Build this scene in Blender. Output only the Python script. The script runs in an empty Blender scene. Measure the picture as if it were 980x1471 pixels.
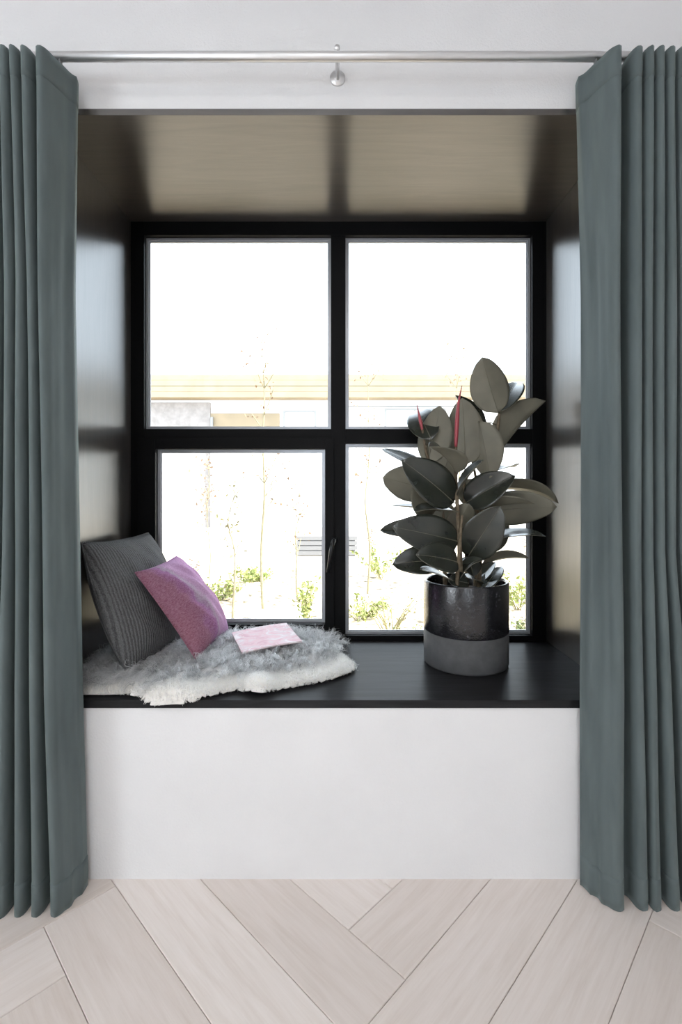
import bpy, bmesh, math, random
import numpy as np
from mathutils import Vector, Matrix

# ------------------------------------------------------------------ camera, sky, sun, light
sc = bpy.context.scene
COL = sc.collection
F = 700.0            # focal length in px of the 980x1471 frame
CX, CY = 490.0, 706.0
CH = 1.16            # camera height
cam_d = bpy.data.cameras.new('camera')
cam = bpy.data.objects.new('camera', cam_d); COL.objects.link(cam)
cam.location = (0, 0, CH); cam.rotation_euler = (math.pi/2, 0, 0)
cam_d.sensor_fit = 'VERTICAL'; cam_d.sensor_height = 36.0
cam_d.lens = F*36.0/1471.0
cam_d.shift_x = 0.0; cam_d.shift_y = -(735.5-CY)/1471.0
cam_d.clip_start = 0.02; cam_d.clip_end = 200
sc.camera = cam

world = bpy.data.worlds.new('world'); sc.world = world
world.use_nodes = True
wb = world.node_tree.nodes['Background']
wb.inputs[0].default_value = (0.80, 0.90, 1.0, 1); wb.inputs[1].default_value = 6.0

def lamp(name, kind, energy, loc, direction, color=(1, 1, 1), **kw):
    d = bpy.data.lights.new(name, kind); d.energy = energy; d.color = color
    for k, v in kw.items(): setattr(d, k, v)
    o = bpy.data.objects.new(name, d); COL.objects.link(o); o.location = loc
    o.rotation_euler = Vector(direction).to_track_quat('-Z', 'Y').to_euler()
    return o
lamp('sun', 'SUN', 18.0, (10, -4, 12), (-0.80, 0.28, -0.72), (1.0, 0.93, 0.82), angle=0.02)
# daylight arriving through the room's other windows (behind the camera)
lamp('daylight_rear_window', 'AREA', 2, (-0.3, -3.40, 1.5), (0.05, 1, -0.05), (1.0, 0.985, 0.97), shape='RECTANGLE', size=0.8, size_y=1.0)
lamp('daylight_side_window', 'AREA', 17, (-2.52, -0.8, 1.5), (1, 0.15, -0.05), (0.95, 0.98, 1.0), shape='RECTANGLE', size=0.9, size_y=1.3)
lamp('overhead_fill', 'AREA', 30, (-0.5, -1.0, 2.72), (0, 0.0, -1), (1.0, 0.97, 0.94), shape='RECTANGLE', size=2.6, size_y=1.0)  # unseen fill added overhead to brighten the floor and wall; no fixture

sc.view_settings.view_transform = 'Standard'; sc.view_settings.look = 'None'
sc.view_settings.exposure = 0.14; sc.view_settings.gamma = 1.0
sc.view_settings.use_curve_mapping = False
sc.cycles.max_bounces = 14; sc.cycles.diffuse_bounces = 8; sc.cycles.transparent_max_bounces = 16

# ------------------------------------------------------------------ helpers
rnd = random.Random(7)
rng = np.random.default_rng(11)

def P(px, py, Y):
    return Vector(((px-CX)*Y/F, Y, CH-(py-CY)*Y/F))

def tag(o, label=None, cat=None, group=None, kind=None):
    if label: o['label'] = label
    if cat: o['category'] = cat
    if group: o['group'] = group
    if kind: o['kind'] = kind
    return o

def empty(name, loc=(0, 0, 0)):
    o = bpy.data.objects.new(name, None); COL.objects.link(o); o.location = loc
    o.empty_display_size = 0.05
    return o

def link(name, me, mat=None, parent=None, smooth=False):
    o = bpy.data.objects.new(name, me); COL.objects.link(o)
    mats = mat if isinstance(mat, (list, tuple)) else ([mat] if mat else [])
    if not me.materials:
        for m in mats: me.materials.append(m)
    if parent is not None:
        o.parent = parent
        o.location = -world_loc(parent)
    if smooth:
        me.polygons.foreach_set('use_smooth', [True]*len(me.polygons))
    return o

def world_loc(o):
    l = Vector(o.location)
    while o.parent is not None:
        o = o.parent; l = l + Vector(o.location)
    return l

def from_bm(name, bm, mat=None, parent=None, smooth=False):
    bmesh.ops.recalc_face_normals(bm, faces=bm.faces)
    me = bpy.data.meshes.new(name); bm.to_mesh(me); bm.free()
    return link(name, me, mat, parent, smooth)

def from_data(name, v, f, mat=None, parent=None, smooth=False):
    me = bpy.data.meshes.new(name); me.from_pydata([tuple(p) for p in v], [], f); me.update()
    return link(name, me, mat, parent, smooth)

def bm_box(bm, x0, x1, y0, y1, z0, z1, bevel=0.0):
    g = bmesh.ops.create_cube(bm, size=1.0)
    M = Matrix.Translation(((x0+x1)/2, (y0+y1)/2, (z0+z1)/2)) @ Matrix.Diagonal((x1-x0, y1-y0, z1-z0, 1))
    bmesh.ops.transform(bm, matrix=M, verts=g['verts'])
    if bevel > 0:
        es = list({e for v in g['verts'] for e in v.link_edges})
        bmesh.ops.bevel(bm, geom=es, offset=bevel, segments=2, affect='EDGES', profile=0.7)

def box(name, x0, x1, y0, y1, z0, z1, mat, parent=None, bevel=0.0):
    bm = bmesh.new(); bm_box(bm, x0, x1, y0, y1, z0, z1, bevel)
    return from_bm(name, bm, mat, parent)

def bm_tube(bm, pts, radii, seg=10, cap=True):
    pts = [Vector(p) for p in pts]; n = len(pts)
    if not hasattr(radii, '__len__'): radii = [radii]*n
    rings = []; up = Vector((0.31, 0.17, 0.93)).normalized()
    for i, p in enumerate(pts):
        t = (pts[min(i+1, n-1)]-pts[max(i-1, 0)]).normalized()
        a = t.cross(up)
        if a.length < 1e-4: a = t.cross(Vector((1, 0, 0)))
        a.normalize(); b = t.cross(a)
        rings.append([bm.verts.new(p+(a*math.cos(2*math.pi*k/seg)+b*math.sin(2*math.pi*k/seg))*radii[i]) for k in range(seg)])
    for i in range(n-1):
        for k in range(seg):
            bm.faces.new((rings[i][k], rings[i][(k+1) % seg], rings[i+1][(k+1) % seg], rings[i+1][k]))
    if cap:
        bm.faces.new(rings[0]); bm.faces.new(rings[-1])

def tube(name, pts, radii, mat, parent=None, seg=10):
    bm = bmesh.new(); bm_tube(bm, pts, radii, seg)
    return from_bm(name, bm, mat, parent, True)

def bm_lathe(bm, prof, cx, cy, seg=64, close=False):
    rings = [[bm.verts.new((cx+r*math.cos(2*math.pi*k/seg), cy+r*math.sin(2*math.pi*k/seg), z)) for k in range(seg)] for r, z in prof]
    m = len(rings)
    for i in range(m if close else m-1):
        A, B = rings[i], rings[(i+1) % m]
        for k in range(seg):
            bm.faces.new((A[k], A[(k+1) % seg], B[(k+1) % seg], B[k]))
    if not close:
        bm.faces.new(rings[0]); bm.faces.new(rings[-1])

# ------------------------------------------------------------------ materials
def mat(name, color=(0.5, 0.5, 0.5), rough=0.5, metal=0.0, spec=0.5, **kw):
    m = bpy.data.materials.new(name); m.use_nodes = True
    b = m.node_tree.nodes['Principled BSDF']
    b.inputs['Base Color'].default_value = (*color, 1); b.inputs['Roughness'].default_value = rough
    b.inputs['Metallic'].default_value = metal; b.inputs['Specular IOR Level'].default_value = spec
    for k, v in kw.items(): b.inputs[k].default_value = v
    return m

class NB:
    def __init__(s, m):
        s.m = m; s.t = m.node_tree; s.b = s.t.nodes['Principled BSDF']
    def n(s, kind, **kw):
        nd = s.t.nodes.new(kind)
        for k, v in kw.items():
            if k in nd.inputs: nd.inputs[k].default_value = v
            else: setattr(nd, k, v)
        return nd
    def l(s, a, b): s.t.links.new(a, b)
    def coords(s, scale=(1, 1, 1), rand=0.0, out='Object', rot=(0, 0, 0)):
        tc = s.n('ShaderNodeTexCoord'); mp = s.n('ShaderNodeMapping')
        mp.inputs['Scale'].default_value = scale; mp.inputs['Rotation'].default_value = rot
        s.l(tc.outputs[out], mp.inputs['Vector'])
        if rand:
            oi = s.n('ShaderNodeObjectInfo'); mm = s.n('ShaderNodeMath', operation='MULTIPLY'); mm.inputs[1].default_value = rand
            s.l(oi.outputs['Random'], mm.inputs[0]); s.l(mm.outputs[0], mp.inputs['Location'])
        return mp.outputs[0]
    def noise(s, vec, scale, detail=4, rough=0.55, dist=0.0):
        nd = s.n('ShaderNodeTexNoise'); nd.inputs['Scale'].default_value = scale; nd.inputs['Detail'].default_value = detail
        nd.inputs['Roughness'].default_value = rough; nd.inputs['Distortion'].default_value = dist
        s.l(vec, nd.inputs['Vector']); return nd.outputs['Fac']
    def ramp(s, fac, stops):
        r = s.n('ShaderNodeValToRGB'); e = r.color_ramp.elements
        while len(e) < len(stops): e.new(0.5)
        for i, (p, c) in enumerate(stops):
            e[i].position = p; e[i].color = (*c, 1) if len(c) == 3 else c
        s.l(fac, r.inputs[0]); return r.outputs[0]
    def mix(s, fac, a, b, mode='MIX'):
        x = s.n('ShaderNodeMix', data_type='RGBA', blend_type=mode)
        for sock, v in ((x.inputs[0], fac), (x.inputs[6], a), (x.inputs[7], b)):
            if hasattr(v, 'is_output'): s.l(v, sock)
            elif isinstance(v, (int, float)): sock.default_value = v
            else: sock.default_value = (*v, 1)
        return x.outputs[2]
    def color(s, c): s.l(c, s.b.inputs['Base Color'])
    def bump(s, h, strength=0.3, dist=0.01):
        b = s.n('ShaderNodeBump'); b.inputs['Strength'].default_value = strength; b.inputs['Distance'].default_value = dist
        s.l(h, b.inputs['Height']); s.l(b.outputs[0], s.b.inputs['Normal'])

def m_plaster():
    m = mat('white_plaster', (0.77, 0.77, 0.775), 0.85, spec=0.2); b = NB(m)
    v = b.coords(); n1 = b.noise(v, 140, 5, 0.6); n2 = b.noise(v, 5, 3)
    b.color(b.ramp(n2, [(0.3, (0.755, 0.755, 0.76)), (0.7, (0.785, 0.785, 0.79))]))
    b.bump(n1, 0.35, 0.004); return m
def m_planks():
    m = mat('limed_oak', (0.6, 0.52, 0.47), 0.42, spec=0.35); b = NB(m)
    v = b.coords((1.2, 14, 1), rand=17.0); g = b.noise(v, 3.0, 8, 0.62, 0.5)
    v2 = b.coords((2.0, 60, 1), rand=9.0); g2 = b.noise(v2, 4.0, 4, 0.6)
    col = b.ramp(g, [(0.30, (0.72, 0.655, 0.61)), (0.52, (0.79, 0.735, 0.70)), (0.75, (0.84, 0.79, 0.765))])
    oi = b.n('ShaderNodeObjectInfo')
    tint = b.ramp(oi.outputs['Random'], [(0.0, (0.90, 0.87, 0.85)), (0.5, (0.97, 0.95, 0.94)), (1.0, (1.04, 1.03, 1.02))])
    col = b.mix(1.0, col, tint, 'MULTIPLY')
    b.color(b.mix(0.12, col, b.ramp(g2, [(0.3, (0.55, 0.48, 0.44)), (0.7, (0.80, 0.76, 0.73))])))
    b.bump(g2, 0.12, 0.002); return m
def m_lining(name, axis, rough, spec, base=((0.012, 0.010, 0.009), (0.034, 0.029, 0.025)), ior=1.5):
    m = mat(name, (0.03, 0.025, 0.02), rough, spec=spec, IOR=ior); b = NB(m)
    s = {'x': (1.2, 16, 16), 'z': (16, 16, 1.2)}[axis]
    g = b.noise(b.coords(s), 2.2, 7, 0.62, 1.0); g2 = b.noise(b.coords(tuple(4*q for q in s)), 3.0, 4, 0.6)
    b.color(b.ramp(g, [(0.35, base[0]), (0.65, base[1])]))
    h = b.n('ShaderNodeMath', operation='ADD'); b.l(g, h.inputs[0]); b.l(g2, h.inputs[1])
    b.bump(h.outputs[0], 0.05, 0.004)
    # brushed along the grain: reflections spread across it
    tg = b.n('ShaderNodeTangent', direction_type='RADIAL', axis='X' if axis == 'x' else 'Z')
    b.l(tg.outputs[0], b.b.inputs['Tangent']); b.b.inputs['Anisotropic'].default_value = 0.85
    return m
def m_curtain():
    m = mat('sage_grey_velvet', (0.085, 0.105, 0.105), 0.75, spec=0.25); b = NB(m)
    b.b.inputs['Sheen Weight'].default_value = 0.25; b.b.inputs['Sheen Roughness'].default_value = 0.4
    b.b.inputs['Sheen Tint'].default_value = (0.7, 0.85, 0.85, 1)
    n = b.noise(b.coords((6, 6, 1.2)), 3, 3)
    b.color(b.ramp(n, [(0.3, (0.092, 0.115, 0.117)), (0.7, (0.120, 0.148, 0.149))]))
    b.bump(b.noise(b.coords(), 700, 2), 0.15, 0.001); return m
def m_glass():
    m = bpy.data.materials.new('window_glass'); m.use_nodes = True; t = m.node_tree
    t.nodes.remove(t.nodes['Principled BSDF']); out = t.nodes['Material Output']
    tr = t.nodes.new('ShaderNodeBsdfTransparent'); tr.inputs[0].default_value = (0.97, 0.98, 0.98, 1)
    gl = t.nodes.new('ShaderNodeBsdfGlossy'); gl.inputs['Roughness'].default_value = 0.02
    fr = t.nodes.new('ShaderNodeFresnel'); fr.inputs[0].default_value = 1.25
    mx = t.nodes.new('ShaderNodeMixShader')
    t.links.new(fr.outputs[0], mx.inputs[0]); t.links.new(tr.outputs[0], mx.inputs[1]); t.links.new(gl.outputs[0], mx.inputs[2])
    t.links.new(mx.outputs[0], out.inputs[0]); return m
def m_knit():
    m = mat('grey_rib_knit', (0.1, 0.1, 0.1), 0.95, spec=0.1); b = NB(m)
    v = b.coords()
    w = b.n('ShaderNodeTexWave', wave_type='BANDS', bands_direction='X'); w.inputs['Scale'].default_value = 32; w.inputs['Distortion'].default_value = 1.6
    w.inputs['Detail'].default_value = 2; w.inputs['Detail Scale'].default_value = 2.5; b.l(v, w.inputs['Vector'])
    n = b.noise(b.coords((1, 1, 1)), 420, 3, 0.6)
    c = b.mix(0.55, b.ramp(w.outputs['Fac'], [(0.15, (0.05, 0.051, 0.052)), (0.6, (0.165, 0.168, 0.172))]),
              b.ramp(n, [(0.35, (0.035, 0.035, 0.036)), (0.65, (0.23, 0.233, 0.238))]))
    b.color(c)
    h = b.n('ShaderNodeMath', operation='MULTIPLY_ADD'); b.l(n, h.inputs[0]); h.inputs[1].default_value = 0.5; b.l(w.outputs['Fac'], h.inputs[2])
    b.bump(h.outputs[0], 0.6, 0.004); return m
def m_pink():
    m = mat('dyed_and_shaded_pink_weave', (0.4, 0.16, 0.34), 0.92, spec=0.12); b = NB(m)
    tc = b.n('ShaderNodeTexCoord'); sx = b.n('ShaderNodeSeparateXYZ'); b.l(tc.outputs['Object'], sx.inputs[0])
    # plum shade and lilac window light painted over the dye; boundary runs diagonally: x + 0.55*y, roughened by noise
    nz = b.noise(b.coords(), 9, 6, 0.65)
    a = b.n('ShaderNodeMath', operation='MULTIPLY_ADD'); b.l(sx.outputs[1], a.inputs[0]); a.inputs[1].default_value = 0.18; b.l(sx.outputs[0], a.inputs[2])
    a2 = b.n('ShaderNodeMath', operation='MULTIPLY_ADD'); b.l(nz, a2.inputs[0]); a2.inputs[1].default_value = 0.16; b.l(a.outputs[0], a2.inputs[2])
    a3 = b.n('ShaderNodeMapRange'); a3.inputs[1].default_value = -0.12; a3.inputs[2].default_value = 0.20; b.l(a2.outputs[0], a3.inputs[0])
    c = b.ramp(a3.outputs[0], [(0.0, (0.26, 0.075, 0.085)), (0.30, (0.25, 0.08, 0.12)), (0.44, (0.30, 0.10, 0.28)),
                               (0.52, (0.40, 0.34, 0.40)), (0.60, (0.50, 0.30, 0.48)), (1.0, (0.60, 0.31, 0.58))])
    n = b.noise(b.coords((1, 3, 1)), 130, 4, 0.7)
    b.color(b.mix(0.34, c, b.ramp(n, [(0.35, (0.16, 0.06, 0.13)), (0.7, (0.75, 0.55, 0.72))])))
    b.bump(n, 0.6, 0.003); return m
def m_fur(name, root, tip, trans=0.0):
    m = mat(name, tip, 0.6, spec=0.3); b = NB(m)
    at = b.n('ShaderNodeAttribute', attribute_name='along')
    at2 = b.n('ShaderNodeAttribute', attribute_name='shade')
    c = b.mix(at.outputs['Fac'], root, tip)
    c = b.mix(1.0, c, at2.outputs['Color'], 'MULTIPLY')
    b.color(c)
    # wool fibres let light through
    tr = b.n('ShaderNodeBsdfTranslucent'); mx = b.n('ShaderNodeMixShader'); mx.inputs[0].default_value = 0.55
    b.l(c, tr.inputs[0]); b.l(b.b.outputs[0], mx.inputs[1]); b.l(tr.outputs[0], mx.inputs[2])
    b.l(mx.outputs[0], b.t.nodes['Material Output'].inputs[0])
    return m
def m_leaf_top():
    m = mat('rubber_leaf_upper', (0.02, 0.024, 0.02), 0.27, spec=0.7); b = NB(m)
    n = b.noise(b.coords(), 14, 3)
    b.color(b.ramp(n, [(0.3, (0.018, 0.022, 0.018)), (0.7, (0.034, 0.038, 0.028))]))
    return m
def m_leaf_under():
    m = mat('rubber_leaf_under', (0.085, 0.082, 0.058), 0.5, spec=0.3); b = NB(m)
    n = b.noise(b.coords(), 10, 3)
    b.color(b.ramp(n, [(0.3, (0.145, 0.140, 0.108)), (0.7, (0.20, 0.188, 0.145))]))
    return m
def m_glaze():
    m = mat('black_pitted_glaze', (0.02, 0.02, 0.024), 0.12, spec=0.7); b = NB(m)
    v = b.coords(); n = b.noise(v, 75, 5, 0.6); n2 = b.noise(v, 190, 3, 0.6)
    b.color(b.ramp(n, [(0.42, (0.008, 0.008, 0.010)), (0.6, (0.018, 0.018, 0.021)), (0.74, (0.06, 0.06, 0.066))]))
    h = b.n('ShaderNodeMath', operation='ADD'); b.l(n, h.inputs[0]); b.l(n2, h.inputs[1])
    b.bump(h.outputs[0], 0.16, 0.005); return m
def m_cover():
    m = mat('pink_printed_cover', (0.8, 0.5, 0.55), 0.45, spec=0.35); b = NB(m)
    n = b.noise(b.coords((9, 13, 9)), 1.6, 4, 0.6, 1.2)
    b.color(b.ramp(n, [(0.36, (0.50, 0.24, 0.29)), (0.47, (0.60, 0.34, 0.39)), (0.56, (0.56, 0.42, 0.46)), (0.66, (0.66, 0.56, 0.58))]))
    return m
def m_noisy(name, c0, c1, scale, rough=0.85, bump=0.0):
    m = mat(name, c0, rough, spec=0.2); b = NB(m); n = b.noise(b.coords(), scale, 5, 0.6)
    b.color(b.ramp(n, [(0.35, c0), (0.65, c1)]))
    if bump: b.bump(n, bump, 0.02)
    return m

M = dict(
    plaster=m_plaster(), plank=m_planks(), subfloor=mat('floor_joint', (0.52, 0.46, 0.43), 0.9),
    lin_top=m_lining('dark_oak_lining_top', 'x', 0.36, 1.0, ((0.020, 0.016, 0.012), (0.050, 0.041, 0.032)), 1.75), lin_side=m_lining('dark_oak_lining_side', 'z', 0.34, 0.9, ior=1.8),
    sill=m_lining('black_stained_oak_sill', 'x', 0.42, 0.18, ((0.010, 0.010, 0.011), (0.024, 0.024, 0.026))),
    frame=mat('black_frame_paint', (0.003, 0.003, 0.0035), 0.5, spec=0.12),
    bead=mat('grey_aluminium_bead', (0.42, 0.44, 0.47), 0.3, metal=0.4),
    glass=m_glass(), steel=mat('brushed_steel', (0.78, 0.78, 0.78), 0.42, metal=1.0),
    curtain=m_curtain(), lining=mat('curtain_heading_tape', (0.09, 0.105, 0.104), 0.9, spec=0.1),
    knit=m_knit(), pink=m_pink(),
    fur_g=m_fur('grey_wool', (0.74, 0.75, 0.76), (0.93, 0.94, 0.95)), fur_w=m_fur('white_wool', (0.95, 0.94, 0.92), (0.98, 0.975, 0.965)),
    hide=mat('cream_hide', (0.92, 0.90, 0.86), 0.9), hide_g=mat('grey_hide', (0.70, 0.70, 0.70), 0.9),
    cover=m_cover(), pages=mat('paper', (0.78, 0.76, 0.74), 0.8),
    leaf=m_leaf_top(), under=m_leaf_under(), rib=mat('leaf_midrib', (0.12, 0.115, 0.08), 0.5),
    petiole=mat('petiole', (0.09, 0.075, 0.045), 0.5), stem=m_noisy('plant_stem', (0.10, 0.075, 0.05), (0.20, 0.16, 0.11), 60),
    sheath=mat('red_leaf_sheath', (0.36, 0.06, 0.075), 0.45), soil=m_noisy('potting_soil', (0.02, 0.015, 0.012), (0.06, 0.045, 0.035), 90, bump=0.8),
    glaze=m_glaze(), matte=m_noisy('grey_matte_ceramic', (0.075, 0.077, 0.080), (0.092, 0.094, 0.097), 30, 0.6),
    ground=m_noisy('pale_paving', (0.50, 0.44, 0.36), (0.60, 0.53, 0.44), 3),
    bed=m_noisy('planting_soil', (0.07, 0.06, 0.045), (0.58, 0.46, 0.32), 11, bump=0.5),
    render=mat('white_render', (0.84, 0.84, 0.83), 0.9), fascia=m_noisy('timber_fascia', (0.20, 0.165, 0.115), (0.24, 0.195, 0.135), 2),
    pbrick=m_noisy('pale_brick', (0.19, 0.178, 0.175), (0.25, 0.235, 0.232), 6), dgrey=mat('dark_grey_metal', (0.12, 0.12, 0.125), 0.6),
    lgrey=mat('light_grey_metal', (0.19, 0.195, 0.20), 0.6), bglass=mat('far_glass', (0.62, 0.66, 0.68), 0.15),
    bark=m_noisy('young_bark', (0.16, 0.145, 0.09), (0.24, 0.21, 0.14), 20),
    lf1=m_noisy('yellow_green_leaves', (0.15, 0.19, 0.05), (0.26, 0.29, 0.11), 8), lf2=m_noisy('dark_green_leaves', (0.06, 0.08, 0.03), (0.13, 0.15, 0.07), 8),
    lf3=m_noisy('rusty_dry_leaves', (0.16, 0.10, 0.065), (0.24, 0.17, 0.11), 8), grass=m_noisy('dry_stems', (0.16, 0.15, 0.08), (0.26, 0.24, 0.13), 8),
)

# ------------------------------------------------------------------ room shell
WY = 1.458                        # front face of the window wall
NX0, NX1 = (69-CX)*WY/F, (901-CX)*WY/F
SZ = CH-(1005-CY)*WY/F            # sill top
TZ = CH-(166-CY)*WY/F             # underside of top lining
LT = 0.019                        # lining thickness
FY = 2.030                        # window frame front
RX, RB, RH = 2.6, -3.5, 2.8       # half width, back wall, ceiling
WB = 2.14                         # outer face of the window wall

def wall_mesh(name, quads, m, parent=None):
    bm = bmesh.new()
    for q in quads: bm_box(bm, *q)
    return from_bm(name, bm, m, parent)

ox0, ox1, oz0, oz1 = NX0-LT, NX1+LT, SZ-LT-0.002, TZ+LT
w = wall_mesh('wall_front', [(-RX-0.2, ox0, WY, WB, 0, RH), (ox1, RX+0.2, WY, WB, 0, RH),
                             (ox0, ox1, WY, WB, 0, oz0), (ox0, ox1, WY, WB, oz1, RH)], M['plaster'])
tag(w, kind='structure')
# left wall with its window opening, back wall with its window opening, right wall
tag(wall_mesh('wall_left', [(-RX-0.2, -RX, RB, -1.3, 0, RH), (-RX-0.2, -RX, -0.3, WY, 0, RH), (-RX-0.2, -RX, -1.3, -0.3, 0, 0.8), (-RX-0.2, -RX, -1.3, -0.3, 2.2, RH)], M['plaster']), kind='structure')
tag(wall_mesh('wall_right', [(RX, RX+0.2, RB, WY, 0, RH)], M['plaster']), kind='structure')
tag(wall_mesh('wall_back', [(-RX-0.2, -0.75, RB-0.2, RB, 0, RH), (0.15, RX+0.2, RB-0.2, RB, 0, RH), (-0.75, 0.15, RB-0.2, RB, 0, 1.0), (-0.75, 0.15, RB-0.2, RB, 2.1, RH)], M['plaster']), kind='structure')
tag(wall_mesh('ceiling', [(-RX-0.2, RX+0.2, RB-0.2, WB, RH, RH+0.2)], M['plaster']), kind='structure')

# floor: sub-floor with herringbone planks as parts
floor = tag(wall_mesh('floor', [(-RX, RX, RB, WY, -0.06, -0.012)], M['subfloor']), kind='structure')
PWD, PLN = 0.187, 1.15
U0, V0 = 0.936, 0.700
ang = math.atan2(0.715, 0.699)
uv, vv = Vector((math.cos(ang), math.sin(ang))), Vector((-math.sin(ang), math.cos(ang)))
bm = bmesh.new(); g_ = 0.0007
bm_box(bm, g_, PLN-g_, g_, PWD-g_, -0.012, 0.0)
es = [e for e in bm.edges if all(v.co.z > -0.001 for v in e.verts)]
bmesh.ops.bevel(bm, geom=es, offset=0.0016, segments=1, affect='EDGES')
bmesh.ops.recalc_face_normals(bm, faces=bm.faces)
plank_me = bpy.data.meshes.new('plank'); bm.to_mesh(plank_me); bm.free(); plank_me.materials.append(M['plank'])
def rect_in(u0, v0, du, dv):
    pts = [uv*(u0+a*du)+vv*(v0+b*dv) for a in (0, 1) for b in (0, 1)]
    xs = [p.x for p in pts]; ys = [p.y for p in pts]
    return not (max(xs) < -1.75 or min(xs) > 1.75 or max(ys) < 0.2 or min(ys) > WY+0.0)
planks = []
for j in range(-6, 7):
    for k in range(-40, 41):
        us, vs = U0+PWD*k+PLN*j, V0+PWD*k-PLN*j
        if rect_in(us, vs, PLN, PWD): planks.append((us, vs, 0))
        if rect_in(us-PWD, vs, PWD, PLN): planks.append((us-PWD, vs, 1))
for us, vs, kind in planks:
    o = bpy.data.objects.new('plank', plank_me); COL.objects.link(o)
    p = uv*us+vv*vs; rz = ang
    if kind: p = uv*(us+PWD)+vv*vs; rz = ang+math.pi/2
    o.location = (p.x, p.y, 0); o.rotation_euler = (0, 0, rz); o.parent = floor
# the far part of the floor, behind the camera: same planks joined
bm = bmesh.new()
for j in range(-9, 10):
    for k in range(-60, 61):
        us, vs = U0+PWD*k+PLN*j, V0+PWD*k-PLN*j
        for kind, (du, dv), a in ((0, (PLN, PWD), us), (1, (PWD, PLN), us-PWD)):
            if rect_in(a, vs, du, dv): continue
            c = uv*(a+du/2)+vv*(vs+dv/2)
            if not (-RX+0.45 < c.x < RX-0.45 and RB+0.45 < c.y < WY-0.45): continue
            q = [uv*(a+s*du+(g_ if s == 0 else -g_))+vv*(vs+t*dv+(g_ if t == 0 else -g_)) for s, t in ((0, 0), (1, 0), (1, 1), (0, 1))]
            bm.faces.new([bm.verts.new((p.x, p.y, 0.0)) for p in q])
tag(from_bm('floor_planks', bm, M['plank'], floor), kind='stuff')

# niche lining boards
def lining(name, m, *b): return tag(box(name, *b, m, bevel=0.0015), kind='structure')
lining('trim_1', M['lin_top'], NX0-LT, NX1+LT, WY-0.002, FY+0.06, TZ, TZ+LT)
lining('trim_2', M['lin_side'], NX0-LT, NX0, WY-0.001, FY+0.06, SZ-0.004, TZ)
lining('trim_3', M['lin_side'], NX1, NX1+LT, WY-0.001, FY+0.06, SZ-0.004, TZ)
lining('trim_4', M['sill'], NX0-LT, NX1+LT, WY-0.004, FY+0.06, SZ-0.024, SZ)

# ------------------------------------------------------------------ window
win = empty('window_1', (0, FY, SZ)); tag(win, kind='structure')
def wx(px, Y=FY): return (px-CX)*Y/F
def wz(py, Y=FY): return CH-(py-CY)*Y/F
FD = FY+0.07
xl, xr, zb, zt = NX0, NX1, SZ, TZ
mx0, mx1 = wx(475.5), wx(496.5); tz0, tz1 = wz(637), wz(616)
fl, frt, ft, fb = wx(207), wx(765), wz(338), wz(913)
box('frame', xl, fl, FY, FD, zb, zt, M['frame'], win, 0.002)
box('frame', frt, xr, FY, FD, zb, zt, M['frame'], win, 0.002)
box('frame', fl, frt, FY, FD, ft, zt, M['frame'], win, 0.002)
box('frame', fl, frt, FY, FD, zb, fb, M['frame'], win, 0.002)
box('mullion', mx0, mx1, FY+0.0005, FD, fb, ft, M['frame'], win, 0.002)
box('transom', fl, mx0, FY+0.001, FD, tz0, tz1, M['frame'], win, 0.002)
box('transom', mx1, frt, FY+0.001, FD, tz0, tz1, M['frame'], win, 0.002)
def pane(x0, x1, z0, z1, y, parent):
    bm = bmesh.new(); t = 0.009
    for q in ((x0, x0+t, z0, z1), (x1-t, x1, z0, z1), (x0+t, x1-t, z1-t, z1), (x0+t, x1-t, z0, z0+t)):
        bm_box(bm, q[0], q[1], y-0.014, y, q[2], q[3])
    for q in ((x0+t, x0+t*1.6, z0+t, z1-t), (x1-t*1.6, x1-t, z0+t, z1-t), (x0+t*1.6, x1-t*1.6, z1-t*1.6, z1-t), (x0+t*1.6, x1-t*1.6, z0+t, z0+t*1.6)):
        bm_box(bm, q[0], q[1], y-0.006, y, q[2], q[3])
    from_bm('glazing_bead', bm, M['bead'], parent)
    box('pane', x0, x1, y+0.0005, y+0.006, z0, z1, M['glass'], parent)
pane(fl, mx0, tz1, ft, FY+0.038, win)
pane(mx1, frt, tz1, ft, FY+0.038, win)
pane(mx1, frt, fb, tz0, FY+0.038, win)
# opening sash, lower left
sash = empty('sash', (0, 0, 0)); sash.parent = win; sash.location = (0, 0, 0)
sY = FY-0.012
bm = bmesh.new()
sx0, sx1, sz0, sz1 = wx(197, sY), wx(480, sY), wz(922, sY), wz(629, sY)
ix0, ix1, iz0, iz1 = wx(223, sY), wx(467, sY), wz(897, sY), wz(645, sY)
for q in ((sx0, ix0, sz0, sz1), (ix1, sx1, sz0, sz1), (ix0, ix1, iz1, sz1), (ix0, ix1, sz0, iz0)):
    bm_box(bm, q[0], q[1], sY, FD-0.005, q[2], q[3], 0.002)
from_bm('sash_frame', bm, M['frame'], sash)
pane(ix0, ix1, iz0, iz1, FY+0.032, sash)
# lever handle on the sash stile
h0 = P(480, 776, sY-0.012)
bm = bmesh.new()
g = bmesh.ops.create_cone(bm, cap_ends=True, segments=24, radius1=0.013, radius2=0.013, depth=0.012)
bmesh.ops.transform(bm, matrix=Matrix.Translation((h0.x, sY-0.006, h0.z)) @ Matrix.Rotation(math.pi/2, 4, 'X'), verts=g['verts'])
bm_tube(bm, [(h0.x, sY-0.01, h0.z), (h0.x, sY-0.036, h0.z), (h0.x-0.003, sY-0.043, h0.z-0.006), (h0.x-0.012, sY-0.044, h0.z-0.04), (h0.x-0.024, sY-0.044, h0.z-0.128)], [0.008, 0.008, 0.009, 0.0085, 0.007], 12)
tag(from_bm('handle', bm, mat('handle_black', (0.006, 0.006, 0.007), 0.3, spec=0.4), sash, True), label='slim black lever handle')

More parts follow.
